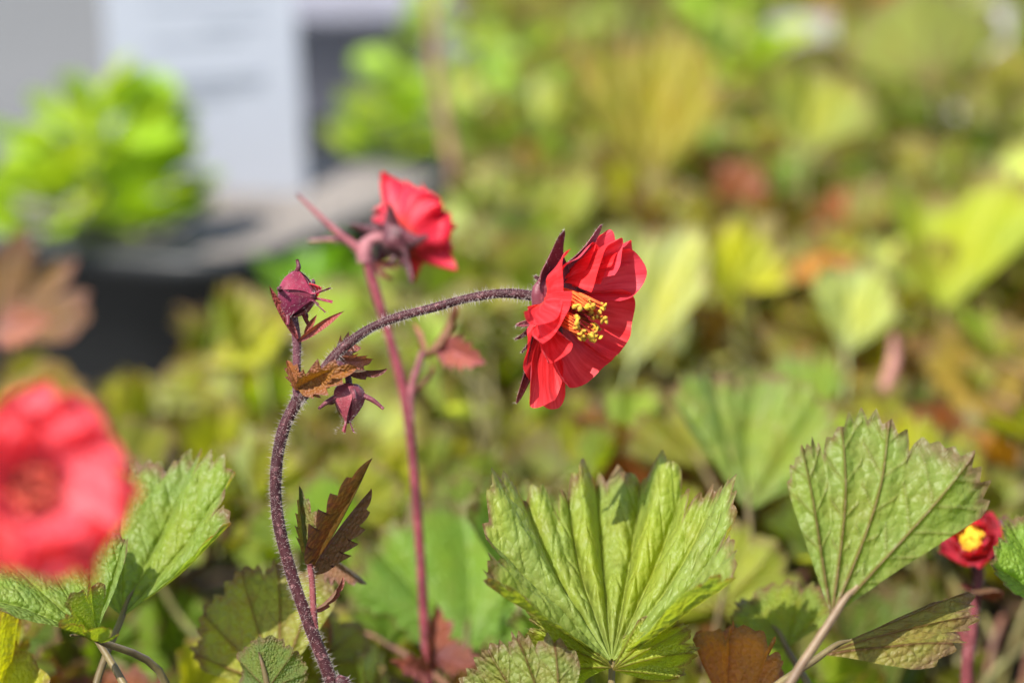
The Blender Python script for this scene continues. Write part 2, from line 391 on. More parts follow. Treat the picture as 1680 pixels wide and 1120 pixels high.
def leaf(plant, me, base, tip, roll=0, color=(.16, .24, .04), red=.15, scale_x=1.0, stalk=True, pr=.0009, pcol=(.17, .13, .05), ref=None, name='leaf', label=None):
    Rm, L = orient(base, tip, roll, ref)
    o = obj(name, me, plant, (*color, 1 - red))
    loc = base - plant.matrix_basis.translation
    o.matrix_basis = Matrix.Translation(loc) @ Rm.to_4x4() @ Matrix.Diagonal((L * scale_x, L, L, 1))
    if label: o['label'] = label
    if stalk:
        c = plant.matrix_basis.translation + Vector((random.uniform(-.008, .008), random.uniform(-.008, .008), -.004))
        petiole(plant, c, base + Rm.col[1] * .0008, Rm.col[1], pr, pcol)
    return o
GREEN = (.13, .215, .022); FRESH = (.22, .31, .035); YELLOW = (.32, .335, .025); PALE = (.40, .46, .17); BRONZE = (.29, .14, .022); OLIVE = (.20, .215, .025); PURPLE = (.22, .12, .08)
random.seed(7)

def fill_leaves(plant, n, rmin, rmax, palette, zlo=.035, zhi=.09, spread=.055, keep=None, redrange=(.05, .5)):
    c = plant.matrix_basis.translation; far = c.y > .72; stalks = []
    for i in range(n):
        az = random.uniform(0, 6.283); rad = spread * random.uniform(.25, 1.0); zz = random.uniform(zlo, zhi)
        b = c + Vector((math.cos(az) * rad, math.sin(az) * rad, zz))
        out = Vector((math.cos(az), math.sin(az), 0)); el = R(random.uniform(5, 88)); L = random.uniform(rmin, rmax)
        d = out * math.cos(el) + Vector((0, 0, math.sin(el))) + Vector((random.uniform(-.3, .3), random.uniform(-.3, .3), 0))
        t = b + d.normalized() * L
        if keep and not keep(b, t): continue
        col = random.choice(palette); k = random.choice([.6, .8, .95, 1.1, 1.25, 1.4]) * random.uniform(.9, 1.1)
        o = leaf(plant, random.choice(LEAVES_FAR if far else LEAVES), b, t, random.uniform(-50, 50), tuple(x * k for x in col), random.uniform(*redrange), random.uniform(.75, 1.05), stalk=not far,
             ref=(Vector((0, 0, 1)) - out * .5 + sdir * .2), pcol=random.choice([(.18, .16, .05), (.22, .10, .06), (.2, .2, .06)]))
        if far:      # far back the stalks of one plant run together
            e = d.normalized(); q = c + Vector((random.uniform(-.008, .008), random.uniform(-.008, .008), -.004)); Lq = (b - q).length
            v, f, _ = tube(to_local(plant, [q, q + Vector((0, 0, Lq * .35)) + (b - q) * .12, b - e * Lq * .28, b + e * .001]), [.0012, .0009, .0008], ns=5, n=8); stalks.append((v, f))
    if stalks: obj('petioles', mesh('petioles', *join(stalks), M_PETIOLE), plant, random.choice([(.18, .16, .05), (.22, .12, .06), (.2, .2, .06)]), kind='stuff')

# ------------------------------------------------------------------ flowers, buds, stems
def axis_frame(A, upref=None):
    A = A.normalized(); u = upref or Vector((0, 0, 1)); N_ = (u - A * u.dot(A)).normalized(); E = N_.cross(A)
    return Matrix(((E.x, N_.x, A.x), (E.y, N_.y, A.y), (E.z, N_.z, A.z)))
def grid_faces(nu, nv):
    m = nu + 1; return [(j * m + i, j * m + i + 1, (j + 1) * m + i + 1, (j + 1) * m + i) for j in range(nv) for i in range(nu)]
def petal_geo(L, W, b0, b1, cupx, ruf, seed, phi, r0=.0015, z0=0., nu=18, nv=16, edge=.0):
    rng = np.random.default_rng(seed); v = np.linspace(0, 1, nv + 1); be = b0 + (b1 - b0) * v
    dr = np.cos(be) * L / nv; dz = np.sin(be) * L / nv
    r = r0 + np.concatenate([[0], np.cumsum(dr[1:])]); z = z0 + np.concatenate([[0], np.cumsum(dz[1:])])
    w = np.where(v > .6, np.sqrt(np.clip(1 - ((v - .6) / .42) ** 2, 0, 1)), .13 + .87 * smooth(0, .62, v)) * W
    U, V = np.meshgrid(np.linspace(-1, 1, nu + 1), v); Wv = w[:, None] * np.ones_like(U)
    ph = rng.uniform(0, 6.28, 6)
    n = cupx * (U * Wv) ** 2 / W + ruf * V ** 2 * (np.sin(3.1 * U + ph[0]) + .6 * np.sin(6.3 * U + ph[1] + 2 * V) + .35 * np.sin(11 * U + ph[2]) * V)
    n += edge * smooth(.75, 1, V) ** 2 * (1 + .5 * np.sin(4 * U + ph[3]))
    rr = r[:, None] - np.sin(be)[:, None] * n - .08 * L * (U ** 2) * V * .5 + .02 * L * np.sin(5 * U + ph[4]) * smooth(.8, 1, V)
    zz = z[:, None] + np.cos(be)[:, None] * n
    X = rr * math.cos(phi) - U * Wv * math.sin(phi); Y = rr * math.sin(phi) + U * Wv * math.cos(phi)
    vs = np.stack([X, Y, zz], -1).reshape(-1, 3); uv = np.stack([(U + 1) / 2, V], -1).reshape(-1, 2)
    return vs, grid_faces(nu, nv)[::1], uv
def sepal_geo(L, W, b0, b1, phi, r0, z0=0., seed=0, nu=6, nv=18):
    v = np.linspace(0, 1, nv + 1); be = b0 + (b1 - b0) * v ** 1.3
    r = r0 + np.concatenate([[0], np.cumsum(np.cos(be[1:]) * L / nv)]); z = z0 + np.concatenate([[0], np.cumsum(np.sin(be[1:]) * L / nv)])
    w = W * (1 - v) ** .75 * (1 - .35 * np.sin(np.pi * np.clip((v - .3) / .7, 0, 1))) + .00016
    U, V = np.meshgrid(np.linspace(-1, 1, nu + 1), v); n = .45 * W * U ** 2 * (1 - V)
    rr = r[:, None] - np.sin(be)[:, None] * n; zz = z[:, None] + np.cos(be)[:, None] * n; t = U * w[:, None] + .0006 * np.sin(V * 4 + seed)
    X = rr * math.cos(phi) - t * math.sin(phi); Y = rr * math.sin(phi) + t * math.cos(phi)
    top = np.stack([X, Y, zz], -1).reshape(-1, 3)
    bot = np.stack([X, Y, zz - .00035 * (1 - .6 * V)], -1).reshape(-1, 3); m = len(top); f = grid_faces(nu, nv)
    F = f + [tuple(i + m for i in q[::-1]) for q in f]; k = nu + 1
    for j in range(nv):
        F.append((j * k, (j + 1) * k, (j + 1) * k + m, j * k + m)); F.append((j * k + nu + m, (j + 1) * k + nu + m, (j + 1) * k + nu, j * k + nu))
    return np.concatenate([top, bot]), F
def lathe(prof, ns=16, lob=0, nlob=5, ph=0):
    V = []; F = []
    for i, (r, z) in enumerate(prof):
        for k in range(ns):
            t = 2 * math.pi * k / ns; q = r * (1 + lob * math.cos(nlob * t + ph)); V.append((q * math.cos(t), q * math.sin(t), z))
    for i in range(len(prof) - 1):
        for k in range(ns):
            k2 = (k + 1) % ns; F.append((i * ns + k, i * ns + k2, (i + 1) * ns + k2, (i + 1) * ns + k))
    F.append(tuple(range(ns))[::-1]); F.append(tuple(range((len(prof) - 1) * ns, len(prof) * ns)))
    return V, F
def blob(c, r, rng, n=1):
    """a tiny two-lobed anther"""
    V = []; F = []; ax = rng.normal(size=3); ax /= np.linalg.norm(ax); b = np.cross(ax, rng.normal(size=3)); b /= np.linalg.norm(b); d = np.cross(ax, b)
    for (q, s) in ((-1, .05), (-.6, .75), (0, .95), (.6, .75), (1, .05)):
        for k in range(6):
            t = k * math.pi / 3; V.append(c + ax * r * q * 1.25 + (b * math.cos(t) + d * .7 * math.sin(t)) * r * s * (1 + .25 * math.cos(2 * t)))
    for i in range(4):
        for k in range(6): F.append((i * 6 + k, i * 6 + (k + 1) % 6, i * 6 + 6 + (k + 1) % 6, i * 6 + 6 + k))
    return V, F
PETAL_RED = (.66, .022, .027)
def stamen_parts(fl, seed, n, length, ring, spread, tipr, anther, filc=(.62, .10, .02), styl=True, lean=(0, 0), lo=.6, fr=1.0):
    rng = np.random.default_rng(seed); fv = []; av = []
    for i in range(n):
        a = rng.uniform(0, 6.283); r0 = ring * rng.uniform(lo, 1.1); Lz = length * rng.uniform(.72, 1.08); r1 = r0 + spread * rng.uniform(.3, 1.1)
        p0 = np.array([r0 * math.cos(a), r0 * math.sin(a), .0005]); a2 = a + rng.uniform(-.3, .3)
        p2 = np.array([r1 * math.cos(a2) + lean[0], r1 * math.sin(a2) + lean[1], Lz]); p1 = (p0 + p2) / 2 + np.array([math.cos(a), math.sin(a), 0]) * length * .07 * rng.uniform(-.5, 1.2)
        v, f, _ = tube([p0, p1, p2], [.00024 * fr, .00021 * fr, .00013 * fr], ns=5, n=7); fv.append((v, f)); av.append(blob(p2, anther * rng.uniform(.7, 1.15), rng))
    obj('filaments', mesh('filaments', *join(fv), M_FIL), fl, filc)
    obj('anthers', mesh('anthers', *join(av), M_ANTHER), fl, (.62, .36, .02))
    if styl:
        sv = []
        for i in range(46):
            a = rng.uniform(0, 6.283); q = ring * .65 * rng.random() ** .5; h = length * rng.uniform(.45, .85)
            p0 = np.array([q * math.cos(a), q * math.sin(a), .001]); p2 = np.array([q * 1.8 * math.cos(a) + lean[0] * .7, q * 1.8 * math.sin(a) + lean[1] * .7, h])
            v, f, _ = tube([p0, (p0 + p2) / 2, p2], [.00025, .0002, .0001], ns=4, n=5); sv.append((v, f))
        obj('pistils', mesh('pistils', *join(sv), M_FIL), fl, (.45, .02, .03))
def receptacle(plant, base, A, size, color):
    """the cup that carries petals and sepals; returns the flower part"""
    r = size
    fl = obj('flower', mesh('flower', *lathe([(.0009, -.0026), (.0016, -.002), (.30 * r, -.0008), (.36 * r, .0006), (.30 * r, .0016), (.1 * r, .0022)], 20, .06), M_SEPAL), plant, color)
    fl.matrix_basis = Matrix.Translation(base - plant.matrix_basis.translation) @ axis_frame(A).to_4x4()
    return fl
def sepals(fl, L, r0, color, seed, n=5, b=(-.05, -.5), W=.0032, small=True, hairs=True):
    rng = np.random.default_rng(seed); hv = []
    for i in range(n):
        ph = 2 * math.pi * i / n + rng.uniform(-.12, .12) + seed * .37
        v, f = sepal_geo(L * rng.uniform(.9, 1.12), W, b[0] + rng.uniform(-.15, .15), b[1] + rng.uniform(-.35, .5), ph, r0, seed=i); obj('sepal', mesh('sepal', v, f, M_SEPAL), fl, color); hv.append(v)
        if small:
            v, f = sepal_geo(L * .62 * rng.uniform(.8, 1.2), W * .35, -.35 + rng.uniform(-.4, .2), -.7 + rng.uniform(-.3, .3), ph + .63, r0, -.0006, seed=i + 9); obj('epicalyx_sepal', mesh('epicalyx_sepal', v, f, M_SEPAL), fl, tuple(x * .8 for x in color)); hv.append(v)
    if hairs:
        V = []; F = []
        for v in hv:
            for _ in range(60):
                p = v[rng.integers(len(v) // 2)]; d = rng.normal(size=3); d[2] = -abs(d[2]) - .3; d /= np.linalg.norm(d); s = np.cross(d, [.3, .5, .8]); s /= np.linalg.norm(s); o = len(V)
                V += [p + s * 2.2e-5, p - s * 2.2e-5, p + np.cross(s, d) * 3e-5, p + d * .0009 * rng.uniform(.4, 1.2)]; F += [(o, o + 1, o + 3), (o + 1, o + 2, o + 3), (o + 2, o, o + 3)]
        obj('sepal_hairs', mesh('sepal_hairs', V, F, M_HAIR, flat=True), fl, kind='stuff')
def round_flower(plant, base, A, size, seed, b0=.15, b1=.75, n=5, inner=True, color=PETAL_RED, calyx=(.16, .03, .035), sep=True, stam=True, ruf=.0011, cupx=.35, sepl=.72):
    fl = receptacle(plant, base, A, size, calyx); rng = np.random.default_rng(seed)
    for i in range(n):
        v, f, uv = petal_geo(size * rng.uniform(.95, 1.08), size * rng.uniform(.56, .66), b0 + rng.uniform(-.1, .1), b1 + rng.uniform(-.15, .15), cupx, ruf, seed * 31 + i, 2 * math.pi * i / n + rng.uniform(-.1, .1), z0=.0012 + .0002 * (i % 2))
        obj('petal', mesh('petal', v, f, M_PETAL, uv=uv), fl, color)
    if inner:
        for i in range(n):
            v, f, uv = petal_geo(size * rng.uniform(.8, .92), size * rng.uniform(.45, .55), b0 + .3 + rng.uniform(-.1, .1), b1 + .2 + rng.uniform(-.2, .2), cupx, ruf, seed * 57 + i, 2 * math.pi * (i + .5) / n + rng.uniform(-.15, .15), z0=.0018)
            obj('petal', mesh('petal', v, f, M_PETAL, uv=uv), fl, color)
    if sep: sepals(fl, size * sepl, size * .22, calyx, seed, W=size * .17)
    if stam: stamen_parts(fl, seed, 46, size * .52, size * .14, size * .22, .1, size * .035)
    return fl

def stem_part(plant, pts, rad, color, n=40, ns=12, hairs=0, hlen=.0010, seed=0, name='stem', bump=.05):
    v, f, fr = tube(to_local(plant, pts), rad, ns=ns, n=n, bump=bump, seed=seed)
    s = obj(name, mesh(name, v, f, M_STEM), plant, color)
    if hairs:
        hv, hf = hair_geo(fr, hairs, hlen, 2.8e-5, np.random.default_rng(seed + 5)); obj('stem_hairs', mesh('stem_hairs', hv, hf, M_HAIR, flat=True), s, kind='stuff')
    return s

def bract(plant, base, tip, roll, color, red, me, ref=None, sx=1.0):
    return leaf(plant, me, base, tip, roll, color, red, sx, stalk=False, ref=ref, name='stem_leaf')
BR = [bract_mesh('stem_leaf', 1, .30, .55, 6, .55, .5), bract_mesh('stem_leaf', 2, .16, .35, 3, .7, -.7), bract_mesh('stem_leaf', 3, .085, .0, 0, .8, .5), bract_mesh('stem_leaf', 4, .26, .7, 4, .45, -.6), bract_mesh('stem_leaf', 5, .34, .5, 6, .85, .45, nv=64)]

def bud(plant, base, A, L, Rr, color, seed, tipflare=.0035, taper=.25, upref=None, petal=None, squat=1.0, spikes=True):
    """a closed bud: calyx body, five sepals meeting at the tip, five narrow spikes standing off it"""
    prof = []
    for t in np.linspace(0, 1, 14):
        r = Rr * (math.sin(math.pi * min(1, (t * .93 + .05)) ** .72) ** .62) * (1 - taper * t ** (3 if taper < .3 else 1.3)); prof.append((max(r, .0004), L * t))
    b = obj('bud', mesh('bud', *lathe(prof, 25, .03), M_SEPAL), plant, color)
    b.matrix_basis = Matrix.Translation(base - plant.matrix_basis.translation) @ axis_frame(A, upref).to_4x4()
    rng = np.random.default_rng(int(seed * 10)); pr = np.array(prof); hv = []
    for i in range(5):
        ph = 2 * math.pi * i / 5 + seed; nv, nu = 18, 8; V = []
        for j in range(nv + 1):
            t = j / nv; tt = t * 1.16
            if tt <= 1: r = np.interp(tt * L, pr[:, 1], pr[:, 0]) * 1.035 + .00025; z = tt * L
            else: r = pr[-1, 0] + .0004 + (tt - 1) / .16 * tipflare * .5; z = L + (tt - 1) / .16 * tipflare * .8
            wa = (.60 * (1 - t ** 2.2) + .05) if tt <= 1 else .12 + .5 * (1.16 - tt)
            for k in range(nu + 1):
                u = k / nu * 2 - 1; a = ph + u * wa * (1.06 if tt < 1 else 1); rr = r + .00045 * abs(u) ** 3 * (tt < 1) * math.sin(math.pi * min(tt, 1))
                V.append((rr * math.cos(a), rr * math.sin(a), z))
        obj('sepal', mesh('sepal', V, grid_faces(nu, nv), M_SEPAL), b, tuple(x * rng.uniform(.85, 1.5) for x in color)); hv += V
        if spikes:
            a = ph + .63; c, s = math.cos(a), math.sin(a); q = Rr * .95; e = np.array([c, s, 0]); hgt = L * rng.uniform(.25, .5)
            l2 = L * rng.uniform(.38, .55); p0 = e * q * .9 + [0, 0, hgt * .7]; p1 = e * (q + l2 * .5) + [0, 0, hgt + l2 * .05]; p2 = e * (q + l2) + [0, 0, hgt + l2 * rng.uniform(-.25, .5)]
            v, f, _ = tube([p0, p1, p2], [.00055, .0005, .0003], ns=7, n=9); obj('epicalyx_sepal', mesh('epicalyx_sepal', v, f, M_SEPAL), b, tuple(x * .7 for x in color))
    if petal:
        v, f, uv = petal_geo(L * .9, Rr * .55, 1.2, 1.95, .9, .0002, int(seed * 10), petal, r0=Rr * .72, z0=L * .12); obj('petal', mesh('petal', v, f, M_PETAL, uv=uv), b, PETAL_RED)
    V = []; F = []
    for p in hv:
        p = np.array(p) + rng.normal(size=3) * .00018
        for _ in range(rng.integers(0, 2)):
            d = np.array([p[0], p[1], 0]) / (np.linalg.norm(p[:2]) + 1e-9) + rng.normal(size=3) * .4; d /= np.linalg.norm(d); s = np.cross(d, [.1, .4, .9]); s /= np.linalg.norm(s); o = len(V)
            V += [p + s * 2.2e-5, p - s * 2.2e-5, p + np.cross(s, d) * 3e-5, p + d * .0008 * rng.uniform(.3, 1.2)]; F += [(o, o + 1, o + 3), (o + 1, o + 2, o + 3), (o + 2, o, o + 3)]
    obj('bud_hairs', mesh('bud_hairs', V, F, M_HAIR, flat=True), b, kind='stuff')
    return b
def px(*pts): return [P(*p) for p in pts]
DARKSTEM = (.042, .009, .011); REDSTEM = (.20, .035, .045)

# ------------------------------------------------------------------ the flowering plant in focus
FQ = FOCUS
base_main = PZ(575, 1330, SOIL); base_main = Vector((P(580, 1300).x, P(580, 1300).y - .02, SOIL))
A_ = thing('geum_plant', 'plant with hairy dark stem arching to one wide open red flower with yellow stamens', 'plant', base_main)
stem_part(A_, [base_main + Vector((0, 0, -.006)), P(572, 1200)] + px((545, 1120), (508, 1025), (478, 940), (456, 850), (453, 772), (465, 705), (490, 652)), [.0015, .0014, .0013, .00126, .0012, .00117, .0012, .00118, .00125], DARKSTEM, n=70, hairs=3000, hlen=.0012, seed=1)
stem_part(A_, px((486, 660), (500, 645), (527, 612), (555, 578), (600, 543), (650, 521), (710, 505), (770, 489), (830, 481), (893, 488)), [.0011, .00115, .0011, .00102, .00092, .00088, .00086, .00088, .00092, .00105], DARKSTEM, n=60, hairs=3000, hlen=.0011, seed=2, name='flower_stalk')
stem_part(A_, px((489, 655), (487, 625), (487, 590), (487, 560), (483, 525), (482, 500)), [.00105, .00085, .0008, .0009, .0008, .0008], (.11, .035, .045), n=30, hairs=620, seed=3, name='bud_stalk')
# the open flower: petal rims are seen in the photograph, each lies on a level of the bowl across the flower's axis
Ax = (CR * .68 - CU * .13 - CF * .72).normalized()
fb = P(893, 489)
fl = receptacle(A_, fb + Ax * .0022, Ax, .017, (.17, .03, .045))
flM = fl.matrix_basis.copy(); flM.translation += base_main; flI = flM.inverted()
def rim_petal(rim, h, bulge, seed, ruf=.0006, rb=.003, nu=26, nv=18, lip=0.0, color=PETAL_RED, flip=False):
    p0 = fb + Ax * h; q = [plane_hit(x, y, p0 + Ax * (e[0] if e else 0), Ax) for x, y, *e in rim]
    q = np.array(spline([flI @ v for v in q], nu + 1)); rng = np.random.default_rng(seed); ph = rng.uniform(0, 6.28, 5)
    mid = q.mean(0); r2 = np.array([mid[0], mid[1], 0]); r2 = r2 / (np.linalg.norm(r2) + 1e-9) * rb; tg = np.array([-r2[1], r2[0], 0]) * .5
    if (q[-1] - q[0]) @ tg < 0: tg = -tg
    U, V = np.meshgrid(np.linspace(0, 1, nu + 1), np.linspace(0, 1, nv + 1)); out = np.zeros(U.shape + (3,))
    for i in range(nu + 1):
        u = i / nu; b = r2 + tg * (2 * u - 1) + [0, 0, .0008]; d = q[i] - b; L = np.linalg.norm(d)
        for j in range(nv + 1):
            v = j / nv; p = b + d * v
            n_ = -bulge * 4 * v * (1 - v) * L * (1 - .25 * (2 * u - 1) ** 2) + 1.5 * ruf * v * v * (np.sin(7 * u + ph[0]) + .6 * np.sin(13 * u + ph[1] + 2 * v) + .12 * np.sin(29 * u + ph[3]) * v) + .0003 * np.sin(9 * v + 6 * u + ph[2]) * np.sin(11 * u + ph[4]) + lip * smooth(.72, 1, v) ** 2
            rad = p.copy(); rad[2] = 0; rad /= (np.linalg.norm(rad) + 1e-9)
            out[j, i] = p + np.array([0, 0, 1]) * n_ * .85 - rad * n_ * .5
    vs = out.reshape(-1, 3); uv = np.stack([U * .8 + .1, V], -1).reshape(-1, 2); f = grid_faces(nu, nv)
    # inner side = the side that faces along the axis
    a, b_, c = vs[f[len(f) // 2][0]], vs[f[len(f) // 2][1]], vs[f[len(f) // 2][2]]
    if np.cross(b_ - a, c - a)[2] < 0: f = [t[::-1] for t in f]
    return obj('petal', mesh('petal', vs, f, M_PETAL, uv=uv), fl, color)
rim_petal([(1002, 436), (1015, 418), (1038, 412), (1054, 428), (1059, 448), (1052, 470), (1038, 486), (1018, 494)], .0100, .19, 1)
rim_petal([(1020, 474), (1037, 483), (1043, 503), (1040, 528), (1033, 552), (1013, 580), (1000, 590)], .0096, .20, 2)
rim_petal([(1014, 572), (1004, 590), (985, 606), (966, 626), (942, 632), (925, 628), (912, 606)], .0092, .19, 3)
rim_petal([(930, 610), (924, 640), (921, 664), (912, 670), (897, 668), (886, 652), (880, 630)], .0040, .05, 4, ruf=.0004)
rim_petal([(926, 596), (922, 622), (913, 652), (898, 662), (882, 668), (875, 655), (869, 630)], .0064, .07, 5, ruf=.0005)
rim_petal([(888, 600), (876, 622), (866, 618), (860, 600), (858, 575), (862, 552), (872, 535)], .0030, .0, 6, ruf=.0005)
rim_petal([(895, 590), (909, 594), (928, 582), (937, 566), (930, 553), (916, 546)], .0105, .10, 7, ruf=.0004)
rim_petal([(880, 562), (896, 562), (914, 546), (926, 524), (933, 500), (934, 476)], .0110, .20, 8, ruf=.0003)
rim_petal([(872, 512), (878, 532), (896, 530), (915, 519), (929, 498), (932, 470), (929, 438), (936, 420), (944, 413)], .0100, .18, 9, ruf=.0004, lip=-.0008)
rim_petal([(920, 466), (930, 434), (946, 416), (964, 404), (978, 402), (988, 414), (992, 440), (985, 465)], .0082, .13, 10, ruf=.0006)
rim_petal([(958, 446), (967, 414), (980, 396), (994, 387), (1005, 379), (1009, 396), (1008, 420)], .0070, .12, 11, ruf=.0006)
rim_petal([(966, 474), (980, 442), (994, 414), (1008, 399), (1021, 391), (1023, 404), (1016, 426), (1006, 448)], .0100, .15, 12, ruf=.0006)
rim_petal([(983, 444), (1002, 418), (1018, 404), (1035, 394), (1040, 410), (1036, 432)], .0080, .14, 13, ruf=.0005)
stamen_parts(fl, 5, 84, .0112, .0026, .0016, .1, .00048, lean=(.0, -.0030), filc=(.80, .17, .035), fr=1.1)
def frame_sepal(tip, h, L_w, b, seed, color=(.13, .022, .03)):
    """a sepal whose tip is seen at a photo pixel"""
    t = flI @ plane_hit(tip[0], tip[1], fb + Ax * h, Ax); ph = math.atan2(t.y, t.x); r0 = .0035; L = math.hypot(t.x, t.y) - r0
    v, f = sepal_geo(max(L, .003) * 1.05, L_w, b[0], b[1], ph, r0, .0002, seed); obj('sepal' if L_w > .001 else 'epicalyx_sepal', mesh('sepal', v, f, M_SEPAL), fl, color)
    return v
hv = [frame_sepal((913, 374), .0050, .0044, (.05, .72), 1), frame_sepal((978, 362), .0066, .0026, (.40, .45), 2, (.25, .06, .08)), frame_sepal((838, 652), -.0005, .0034, (.05, -.2), 3), frame_sepal((864, 447), -.001, .0012, (-.1, -.2), 4),
      frame_sepal((820, 556), -.0052, .0013, (-.45, -.6), 5), frame_sepal((818, 532), -.0052, .0022, (-.4, -.5), 6, (.3, .08, .1)), frame_sepal((846, 578), -.003, .0009, (-.3, -.4), 7), frame_sepal((1010, 500), .001, .003, (0, .1), 8), frame_sepal((960, 600), .001, .003, (0, .1), 9)]
rng = np.random.default_rng(77); V = []; F = []
for v in hv:
    for _ in range(130):
        p = v[rng.integers(len(v) // 2)]; d = rng.normal(size=3); d[2] = -abs(d[2]) * .8; d /= np.linalg.norm(d); s = np.cross(d, [.3, .5, .8]); s /= np.linalg.norm(s); o = len(V)
        V += [p + s * 2.4e-5, p - s * 2.4e-5, p + np.cross(s, d) * 3e-5, p + d * .0009 * rng.uniform(.4, 1.2)]; F += [(o, o + 1, o + 3), (o + 1, o + 2, o + 3), (o + 2, o, o + 3)]
for _ in range(500):
    a = rng.uniform(0, 6.28); p = np.array([.0045 * math.cos(a), .0045 * math.sin(a), rng.uniform(-.0025, .001)]) * rng.uniform(.4, 1.1); d = np.array([math.cos(a), math.sin(a), -.6]) + rng.normal(size=3) * .3; d /= np.linalg.norm(d); s = np.cross(d, [.3, .5, .8]); s /= np.linalg.norm(s); o = len(V)
    V += [p + s * 2.4e-5, p - s * 2.4e-5, p + np.cross(s, d) * 3e-5, p + d * .0016 * rng.uniform(.4, 1.2)]; F += [(o, o + 1, o + 3), (o + 1, o + 2, o + 3), (o + 2, o, o + 3)]
obj('sepal_hairs', mesh('sepal_hairs', V, F, M_HAIR, flat=True), fl, kind='stuff')
# buds and stem leaves of this plant
bud(A_, P(468, 481), (CR * .80 - CU * .12 - CF * .42), .0068, .0042, (.21, .022, .046), 2.1, petal=.5)
bud(A_, P(573, 630), (CR * -.05 - CU * 1.0 - CF * .12), .0078, .0030, (.20, .04, .055), 4.3, tipflare=.0022, taper=.55)
stem_part(A_, px((548, 592), (562, 600), (570, 612), (573, 634)), [.0007, .0006, .0006, .0007], (.10, .03, .04), n=14, hairs=120, seed=9, name='bud_stalk')
bract(A_, P(488, 556, FQ - .002), P(434, 466, FQ - .003), 15, (.22, .045, .055), .2, BR[2], sx=1.1)
bract(A_, P(489, 560, FQ - .001), P(568, 501, FQ - .002), 15, (.25, .06, .07), .2, BR[2], sx=1.1)
bract(A_, P(500, 548), P(520, 514), 10, (.26, .06, .05), .2, BR[2], sx=2.0)
bract(A_, P(510, 540), P(488, 500), 10, (.18, .04, .05), .2, BR[2], sx=1.2)
bract(A_, P(490, 640, FQ - .001), P(474, 588, FQ - .002), 20, (.20, .07, .02), .5, BR[3])
bract(A_, P(490, 638, FQ - .001), P(553, 592, FQ - .005), 25, (.23, .10, .02), .45, BR[0])
bract(A_, P(492, 640, FQ - .001), P(572, 600, FQ - .007), -15, (.20, .08, .02), .5, BR[3])
bract(A_, P(540, 596, FQ + .002), P(598, 545, FQ + .006), 20, (.24, .07, .06), .3, BR[3])
bract(A_, P(540, 592, FQ - .001), P(625, 633, FQ - .004), 60, (.09, .025, .03), .2, BR[1])
bract(A_, P(545, 590, FQ + .001), P(618, 601, FQ + .003), 30, (.30, .10, .10), .2, BR[3])
# the stem leaf lower down
stem_part(A_, px((516, 1030), (514, 995), (512, 955), (508, 925)), [.0008, .00065, .0006, .0006], (.16, .04, .04), n=16, hairs=200, seed=12, name='petiole')
bract(A_, P(512, 935, FQ + .003), P(629, 754, FQ + .004), -20, (.11, .06, .04), .6, BR[4], sx=.36)
bract(A_, P(508, 940, FQ), P(592, 792, FQ - .002), 150, (.15, .04, .03), .6, BR[4], sx=.40)
bract(A_, P(506, 930, FQ + .004), P(484, 802, FQ + .010), 20, (.11, .12, .05), .4, BR[4], sx=.60)
bract(A_, P(514, 1000), P(578, 963), 60, (.18, .05, .05), .4, BR[1])
bract(A_, P(528, 905, FQ + .03), P(612, 945, FQ + .03), 40, (.15, .08, .07), .4, BR[4])

# ------------------------------------------------------------------ the plant behind, its flower seen from the back
D2 = .562
base2 = Vector((P(705, 1200, D2).x, P(705, 1200, D2).y - .01, SOIL))
B_ = thing('geum_plant', 'plant with straight reddish stem and red flower turned away above the arching stalk', 'plant', base2)
stem_part(B_, [base2 + Vector((0, 0, -.006))] + [P(x, y, D2) for x, y in ((702, 1120), (697, 1040), (689, 900), (676, 740), (662, 640), (641, 560), (617, 480), (599, 415))], [.0015, .0012, .0012, .0011, .0011, .0012, .0011, .0012, .0013], (.165, .028, .038), n=60, hairs=900, seed=21)
stem_part(B_, [P(x, y, D2) for x, y in ((600, 430), (599, 408), (608, 394), (626, 390), (645, 396))], [.0019, .0019, .0014, .0012, .0014], (.27, .10, .11), n=20, hairs=250, seed=22, name='flower_stalk')
A2 = (CR * .52 + CU * .36 + CF * .62).normalized()
round_flower(B_, P(645, 394, D2), A2, .0130, 8, b0=.45, b1=1.05, calyx=(.10, .025, .035), cupx=.6, color=(.60, .015, .035), ruf=.0032, sepl=.68)
stem_part(B_, [P(x, y, D2) for x, y in ((600, 425), (585, 405), (555, 382), (520, 350), (487, 318))], [.0012, .0010, .0008, .0006, .0003], (.24, .07, .08), n=18, hairs=150, seed=23, name='stem_leaf')
stem_part(B_, [P(x, y, D2 + .004) for x, y in ((590, 415), (570, 398), (545, 393), (505, 396))], [.0008, .0007, .0006, .0003], (.24, .09, .09), n=12, hairs=60, seed=24, name='stem_leaf')
bract(B_, P(610, 430, D2), P(640, 465, D2), 30, (.3, .08, .1), .2, BR[1]); bract(B_, P(608, 430, D2), P(660, 440, D2), 20, (.22, .06, .07), .2, BR[1])
bract(B_, P(630, 300, D2 - .01), P(618, 285, D2 - .01), 20, (.22, .06, .07), .2, BR[2])
stem_part(B_, [P(x, y, D2) for x, y in ((672, 690), (674, 640), (686, 600), (694, 575))], [.001, .0009, .0008, .0007], (.25, .08, .09), n=14, hairs=100, seed=25, name='side_shoot')
bract(B_, P(693, 580, D2), P(686, 525, D2), 30, (.32, .15, .12), .2, BR[1]); bract(B_, P(693, 582, D2), P(775, 510, D2), 75, (.22, .06, .05), .3, BR[1])
bract(B_, P(715, 565, D2), P(800, 598, D2), 0, (.26, .07, .08), .2, BR[0], sx=1.1); bract(B_, P(676, 640, D2), P(722, 610, D2), 60, (.22, .05, .06), .2, BR[1])
